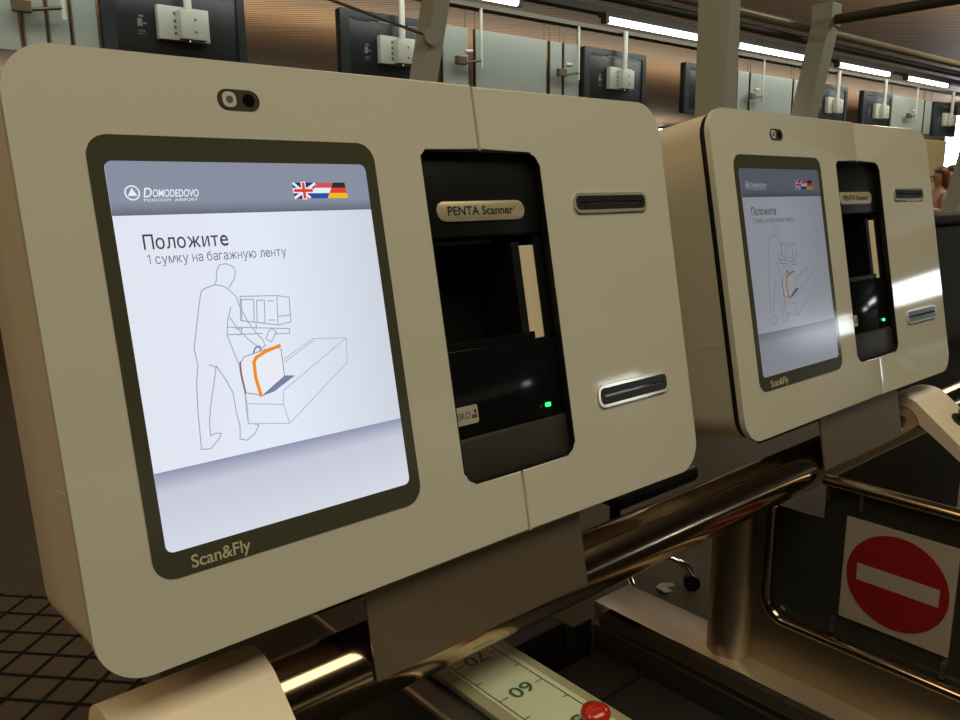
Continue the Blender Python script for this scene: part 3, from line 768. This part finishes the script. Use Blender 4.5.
# ------------------------------------------------------------------ hall structure beyond
def leg_beam(label, p_top, p_bot, w, d, name='steel_column'):
    a, b = Vector(p_top), Vector(p_bot)
    g = a + (b - a) * ((a.z - 0.0) / (a.z - b.z))
    o = obj(name, beam(a - g, Vector((0, 0, 0)), w, d, (1, 0, 0)), 'column')
    o.location = g
    return o
col_b = leg_beam('', (4.13, 2.1, 5.55), (4.22, 2.1, 1.0), .115, .215)
tag(col_b, 'wide grey green steel column rising between the two kiosks', 'column', 'steel columns behind the kiosks')
dA = Vector((3.19 - 3.12, 0, .5)) * 6.0
col_a = leg_beam('', Vector((3.15, 3.6, 2.47)) + Vector((.115, 0, .5)) * 6.2, (3.15, 3.6, 2.47), .12, .15)
tag(col_a, 'leaning grey steel column in front of the half hidden monitor', 'column', 'steel columns behind the kiosks')
col_c = leg_beam('', (8.366, 3.6, 3.145), (8.08, 3.6, 2.25), .2, .2)
tag(col_c, 'leaning steel column ending at the pipe joint, behind the farther kiosk', 'column', 'steel columns behind the kiosks')
col_d = leg_beam('', Vector((10.12, 2.6, 2.06)) + Vector((.40, 0, .82)) * 4.2, (9.72, 2.6, 1.24), .4, .15)
tag(col_d, 'leaning steel column at the right edge of the picture', 'column', 'steel columns behind the kiosks')
nd = obj('pipe_joint', box(-.11, -.11, -.075, .11, .11, .16, .01), 'column'); nd.location = (8.39, 3.6, 3.222)
tag(nd, 'square pipe joint on top of the leaning column', 'joint')
pj = obj('overhead_pipe', tube([(-6, 0, 0), (12, 0, 0)], .045, 20), 'pipe', None, 40); pj.location = (6, 3.78, 3.17)
tag(pj, 'tan overhead pipe running along the row above the tube lights', 'pipe', 'overhead pipes')
pj = obj('overhead_pipe', tube([(-6, 0, 0), (12, 0, 0)], .04, 20), 'pipe_dark', None, 40); pj.location = (6, 3.86, 3.07)
tag(pj, 'dark overhead pipe just below the tan one', 'pipe', 'overhead pipes')
pj = obj('overhead_pipe', tube([(0, 0, 0), (0, -3.4, 0)], .05, 20), 'pipe_dark', None, 40); pj.location = (8.39, 3.489, 3.215)
tag(pj, 'dark cross pipe reaching from the joint to the upper right corner', 'pipe', 'overhead pipes')
tr = obj('tie_rod', tube([(0, 0, 0), (-.74, 0, .13), (-3.0, 0, .527)], .009, 10), 'beam_light', None, 40); tr.location = (3.10, 3.50, 2.47)
tag(tr, 'thin tie rod running from the leaning column to the upper left', 'rod')
kn = obj('rod_anchor', tube([(0, -.03, 0), (0, .005, 0)], .05, 20), 'column', None, 40); kn.location = (3.07, 3.50, 2.47)
tag(kn, 'round rod anchor on the leaning column', 'anchor')

# light row: dark beam, channel and tube fixtures
DY = 5.0
bm_o = obj('light_beam', box(-9, -.06, -.03, 11, .06, .04), 'beam'); bm_o.location = (8, DY + .12, 3.33)
tag(bm_o, 'long dark beam holding the row of tube lights', 'beam')
ch_o = obj('hanging_channel', box(-9, -.07, -.02, 11, .05, .02), 'beam_light'); ch_o.location = (8, DY, 3.115)
tag(ch_o, 'thin grey channel below the tube lights that monitors hang from', 'channel')
lab = {3.60: 'lit tube light at the top edge, leftmost of the row', 6.52: 'lit tube light left of the wide column', 8.95: 'lit tube light right of the wide column',
       11.54: 'lit tube light right of the leaning column at the pipe joint', 13.86: 'lit tube light at the far right end of the row'}
proto = None
for x in (6.52, 3.60, 8.95, 11.54, 13.86):
    if proto is None:
        proto = thing('tube_light', '', 'light', (x, DY + .01, 3.205), (0, 0, 0), 'tube lights in a row')
        obj('light_housing', box(-.06, -.05, .045, 1.72, .06, .085), 'beam', proto)
        obj('light_tube', tube([(0, -.01, .018), (1.64, -.01, .018)], .034, 16), 'tube_on', proto, 40, label='glowing white tube')
        for xx in (-.05, 1.64):
            obj('end_cap', box(xx, -.045, -.02, xx + .05, .03, .05), 'beam', proto)
        o = proto
    else:
        o = copy_tree(proto); o.location = (x, DY + .01, 3.205)
    o['label'] = lab[x]

# hanging monitors seen from behind
def make_monitor(x0, label):
    t = thing('hanging_monitor', label, 'monitor', (x0, DY, 2.37), (0, 0, 0), 'monitors hanging back to the viewer')
    obj('back_casing', box(0, -.02, 0, .99, .05, .56, .012), 'mon_black', t, 30)
    bm = bmesh.new()
    add_ring(bm, [(0.0, 0.0), (.99, 0.0), (.99, .56), (0, .56)], [(.085, .05), (.93, .05), (.93, .50), (.085, .50)], lambda a, b, d: Vector((a, d, b)), -.03, -.02)
    obj('back_frame', bm, 'mon_frame', t)
    for a, b, w_, h_ in ((.12, .515, .16, .02), (.36, .515, .22, .025), (.66, .515, .2, .02)):
        obj('top_vent', box(a, -.026, b - .03, a + w_, -.019, b + h_), 'mon_black' if a < .3 else 'label', t)
    bm = bmesh.new()
    for (a, b, w_, h_) in ((.235, .30, .03, .012), (.225, .24, .032, .05), (.262, .255, .022, .012), (.228, .205, .01, .01), (.245, .207, .012, .01), (.262, .205, .008, .01), (.225, .19, .016, .006), (.25, .19, .01, .006), (.27, .19, .008, .006)):
        poly(bm, [(a, b), (a + w_, b), (a + w_, b + h_), (a, b + h_)], lambda p, q_, d: Vector((p, -.0205, q_)), 0)
    obj('rating_label', bm, 'label', t, label='pale printed rating label')
    obj('bracket_plate', box(.345, -.075, .165, .70, -.021, .385, .006), 'white_box', t, 30, label='pale grey bracket plate')
    obj('bracket_box', box(.475, -.14, .17, .66, -.075, .36, .006), 'white_box', t, 30, label='pale grey bracket box')
    bm = bmesh.new()
    for zz in (.22, .30): add_tube(bm, [(.575, -.1405, zz), (.575, -.143, zz)], .008, 10)
    for zz in (.20, .24, .28, .33): add_box(bm, .45, -.079, zz, .465, -.075, zz + .018)
    obj('bracket_bolt', bm, 'clamp', t)
    obj('pole', tube([(.545, -.10, .355), (.545, -.10, .745)], .026, 18), 'pole', t, 40)
    obj('pole_foot', tube([(.55, -.105, .155), (.55, -.105, .172)], .02, 14), 'chrome', t, 40)
    return t
mons = [(1.52, 'large black monitor back at the top left with pale bracket box'),
        (3.31, 'black monitor back partly hidden by the leaning column'),
        (6.16, 'black monitor back right of the frosted panels, above the near kiosk'),
        (7.87, 'black monitor back just left of the wide column'),
        (10.85, 'black monitor back half hidden by the leaning column at the pipe joint'),
        (12.36, 'black monitor back above the scanner window of the farther kiosk'),
        (15.05, 'black monitor back at the far right end of the row')]
mp = None
for x, l in mons:
    if mp is None: mp = make_monitor(x, l); o = mp
    else: o = copy_tree(mp); o.location = (x, DY, 2.37); o['label'] = l

# frosted glass panels with hanging rods and clamps
def make_panel(x0, x1, label, rod=None, sup=None):
    w = x1 - x0
    t = thing('frosted_panel', label, 'glass panel', (x0, DY + .02, 2.385), (0, 0, 0), 'frosted glass panels hanging in the row')
    obj('glass_sheet', box(0, 0, 0, w, .02, .55, .003), 'frost', t)
    obj('glass_edge', box(0, -.004, 0, .012, .024, .55), 'clamp', t, label='dark glass edge profile')
    for xx in (.02, w - .02):
        obj('hanging_wire', tube([(xx, .016, .54), (xx, .016, .708)], .004, 6), 'clamp', t)
    if rod is not None:
        g = thing('glass_support', sup, 'support', (rod - .05, DY - .06, 2.385), (0, 0, 0), 'hanging rods with clamps')
        obj('hanging_rod', tube([(0, 0, .20), (0, 0, .709)], .014, 12), 'pole', g, 40)
        obj('rod_arm', tube([(0, 0, .27), (-.20, .0, .235)], .012, 10), 'clamp', g, 40)
        obj('glass_clamp', box(-.29, -.02, .215, -.18, .03, .29, .008), 'clamp', g)
        obj('clamp_knob', tube([(-.2, -.01, .33), (-.12, -.01, .335)], .02, 10), 'pole', g, 40)
    return t
make_panel(-.6, 1.035, 'wide frosted glass panel in the top left corner')
make_panel(1.055, 1.185, 'narrow frosted glass strip right of the top left panel')
make_panel(1.20, 1.325, 'narrow frosted glass strip with bronze clamp, left of the large monitor', 1.33, 'hanging rod with bronze clamp in the top left corner of the picture')
make_panel(1.34, 1.50, 'frosted glass strip touching the large monitor at the top left')
make_panel(4.36, 4.66, 'frosted glass strip right of the leaning column', None)
make_panel(4.74, 5.66, 'wide frosted glass panel above the seam of the near kiosk', 4.80, 'hanging rod with clamp above the seam of the near kiosk')
make_panel(5.70, 5.88, 'narrow frosted glass strip with clamp right of the wide panel', 6.085, 'hanging rod with clamp just left of the third monitor back')
make_panel(5.90, 6.13, 'frosted glass strip against the monitor left of the column gap')
make_panel(9.02, 9.28, 'narrow frosted strip right of the wide column', 9.53, 'hanging rod with clamp just right of the wide column')
make_panel(9.31, 10.35, 'wide frosted panel between the wide column and the pipe joint column')
make_panel(10.38, 10.75, 'narrow frosted strip left of the pipe joint column')
make_panel(13.42, 14.70, 'wide frosted panel near the right end of the monitor row', 14.24, 'hanging rod with clamp near the right end of the monitor row')
make_panel(14.73, 15.03, 'narrow frosted strip left of the last monitor', None)

# ------------------------------------------------------------------ right edge: partition, travellers, terminal
pt = thing('partition_wall', 'ochre partition board behind the farther kiosk at the right', 'partition', (13.8, 4.75, 0))
obj('partition_board', box(-2.6, -.05, 0, 1.16, .05, 2.255, .01), 'partition', pt)
obj('wall_speaker', box(.04, -.10, 1.98, .20, -.045, 2.17, .008), 'black', pt, label='small black box on the partition')

def skin(name, verts, edges, radii, material, parent=None, sub=1, root=0):
    me = bpy.data.meshes.new(name); me.from_pydata(verts, edges, []); o = bpy.data.objects.new(name, me); C.objects.link(o)
    md = o.modifiers.new('skin', 'SKIN'); md.use_smooth_shade = True
    for i, r in enumerate(radii):
        sv = me.skin_vertices[0].data[i]
        sv.radius = (r, r) if not isinstance(r, tuple) else r
        sv.use_root = (i == root)
    ms = o.modifiers.new('sub', 'SUBSURF'); ms.levels = sub; ms.render_levels = sub
    bpy.context.view_layer.update()
    m2 = bpy.data.meshes.new_from_object(o.evaluated_get(bpy.context.evaluated_depsgraph_get()))
    bpy.data.objects.remove(o)
    for p in m2.polygons: p.use_smooth = True
    return meshobj(name, m2, material, parent)
M['skin'] = mat('skin', (0.50, 0.28, 0.19, 1), 0.55)
M['red_hair'] = mat('auburn_hair', (0.16, 0.035, 0.015, 1), 0.5)
M['dark_hair'] = mat('dark_hair', (0.012, 0.009, 0.007, 1), 0.5)
M['pink'] = mat('pale_pink_cloth', (0.62, 0.36, 0.27, 1), 0.8)
M['navy_cloth'] = mat('dark_navy_cloth', (0.015, 0.018, 0.026, 1), 0.8)
M['grey_cloth'] = mat('grey_cloth', (0.10, 0.10, 0.10, 1), 0.8)
def make_person(label, loc, rz, hair, top, trouser, s):
    t = thing('person', label, 'person', loc, (0, 0, rz))
    t.scale = (s, s, s)
    # faces local -Y; arms folded across the chest
    V = [(0, 0, .92), (0, .0, 1.05), (0, .01, 1.20), (0, .02, 1.36), (0, .01, 1.46), (0, -.005, 1.53), (0, -.02, 1.62), (0, -.01, 1.71),
         (-.09, 0, .88), (-.10, -.01, .50), (-.10, .02, .08), (-.10, -.11, .035),
         (.09, 0, .88), (.10, -.02, .50), (.11, .01, .08), (.11, -.12, .035),
         (-.175, .01, 1.40), (-.22, -.02, 1.14), (-.05, -.19, 1.15), (.05, -.20, 1.17),
         (.175, .01, 1.40), (.22, -.02, 1.15), (.06, -.215, 1.20), (-.05, -.22, 1.21)]
    E = [(0, 1), (1, 2), (2, 3), (3, 4), (4, 5), (5, 6), (6, 7), (0, 8), (8, 9), (9, 10), (10, 11), (0, 12), (12, 13), (13, 14), (14, 15),
         (3, 16), (16, 17), (17, 18), (18, 19), (3, 20), (20, 21), (21, 22), (22, 23)]
    R = [(.15, .11), (.135, .10), (.145, .11), (.14, .10), .055, .055, (.082, .098), (.065, .08),
         .088, .058, .042, .040, .088, .058, .042, .040, .055, .042, .032, .035, .055, .042, .032, .035]
    body = skin('body', V, E, R, 'skin', t, 2)
    # clothes follow the same skeleton, a little wider
    Vt = [V[0], V[1], V[2], V[3], (0, .012, 1.45), V[16], V[17], (-.09, -.16, 1.148), V[20], V[21], (.10, -.185, 1.185)]
    Et = [(0, 1), (1, 2), (2, 3), (3, 4), (3, 5), (5, 6), (6, 7), (3, 8), (8, 9), (9, 10)]
    Rt = [(.165, .125), (.15, .115), (.16, .125), (.152, .112), .068, .066, .054, .044, .066, .054, .044]
    skin('shirt', Vt, Et, Rt, top, t, 2)
    Vp = [(0, 0, .96), (0, 0, .90)] + [V[8], V[9], (-.10, .02, .10), V[12], V[13], (.11, .01, .10)]
    skin('trousers', Vp, [(0, 1), (1, 2), (2, 3), (3, 4), (1, 5), (5, 6), (6, 7)], [(.165, .125), (.16, .12), .104, .072, .06, .104, .072, .06], trouser, t, 2)
    bm = bmesh.new()
    bmesh.ops.create_uvsphere(bm, u_segments=20, v_segments=14, radius=1.0)
    for v in bm.verts:
        x, y, z = v.co
        front = max(0, -y) * (0.28 if z < .35 else 0.0); low = max(0, -z) * max(0, y + .3)
        v.co = Vector((x * .098, .012 + y * .112 + front * .30, 1.655 + z * .118 - .16 * low))
    obj('hair', bm, hair, t, 60)
    for s_ in (-1, 1):
        bm = bmesh.new(); bmesh.ops.create_uvsphere(bm, u_segments=10, v_segments=8, radius=.012)
        for v in bm.verts: v.co += Vector((s_ * .032, -.112, 1.635))
        obj('eye', bm, 'dark_hair', t, 60)
    bm = bmesh.new(); add_tube(bm, [(0, -.112, 1.635), (0, -.132, 1.600), (0, -.112, 1.592)], [.008, .014, .008], 8)
    obj('nose', bm, 'skin', t, 60)
    bm = bmesh.new(); add_tube(bm, [(-.022, -.106, 1.565), (0, -.113, 1.563), (.022, -.106, 1.565)], .006, 8)
    obj('mouth', bm, 'red_hair', t, 60)
    return t
make_person('person with auburn hair and pale pink top, arms folded, by the ochre partition', (11.92, 3.62, 0), math.radians(-132), 'red_hair', 'pink', 'navy_cloth', 1.0)
make_person('dark haired person mostly hidden behind the person in pale pink', (12.75, 3.78, 0), math.radians(-120), 'dark_hair', 'grey_cloth', 'navy_cloth', 1.02)

tm = thing('black_terminal', 'tall black terminal cabinet at the right edge behind the rail', 'terminal', (3.15, .45, 0))
obj('terminal_body', box(-.22, -.15, 0.04, .35, .15, 1.36, .02, 3), 'gasket', tm, 40)
obj('terminal_cap', box(-.225, -.155, 1.36, .355, .155, 1.40, .012, 3), 'gasket', tm, 40)
obj('terminal_plinth', box(-.2, -.13, 0, .33, .13, .04), 'dark_plastic', tm)
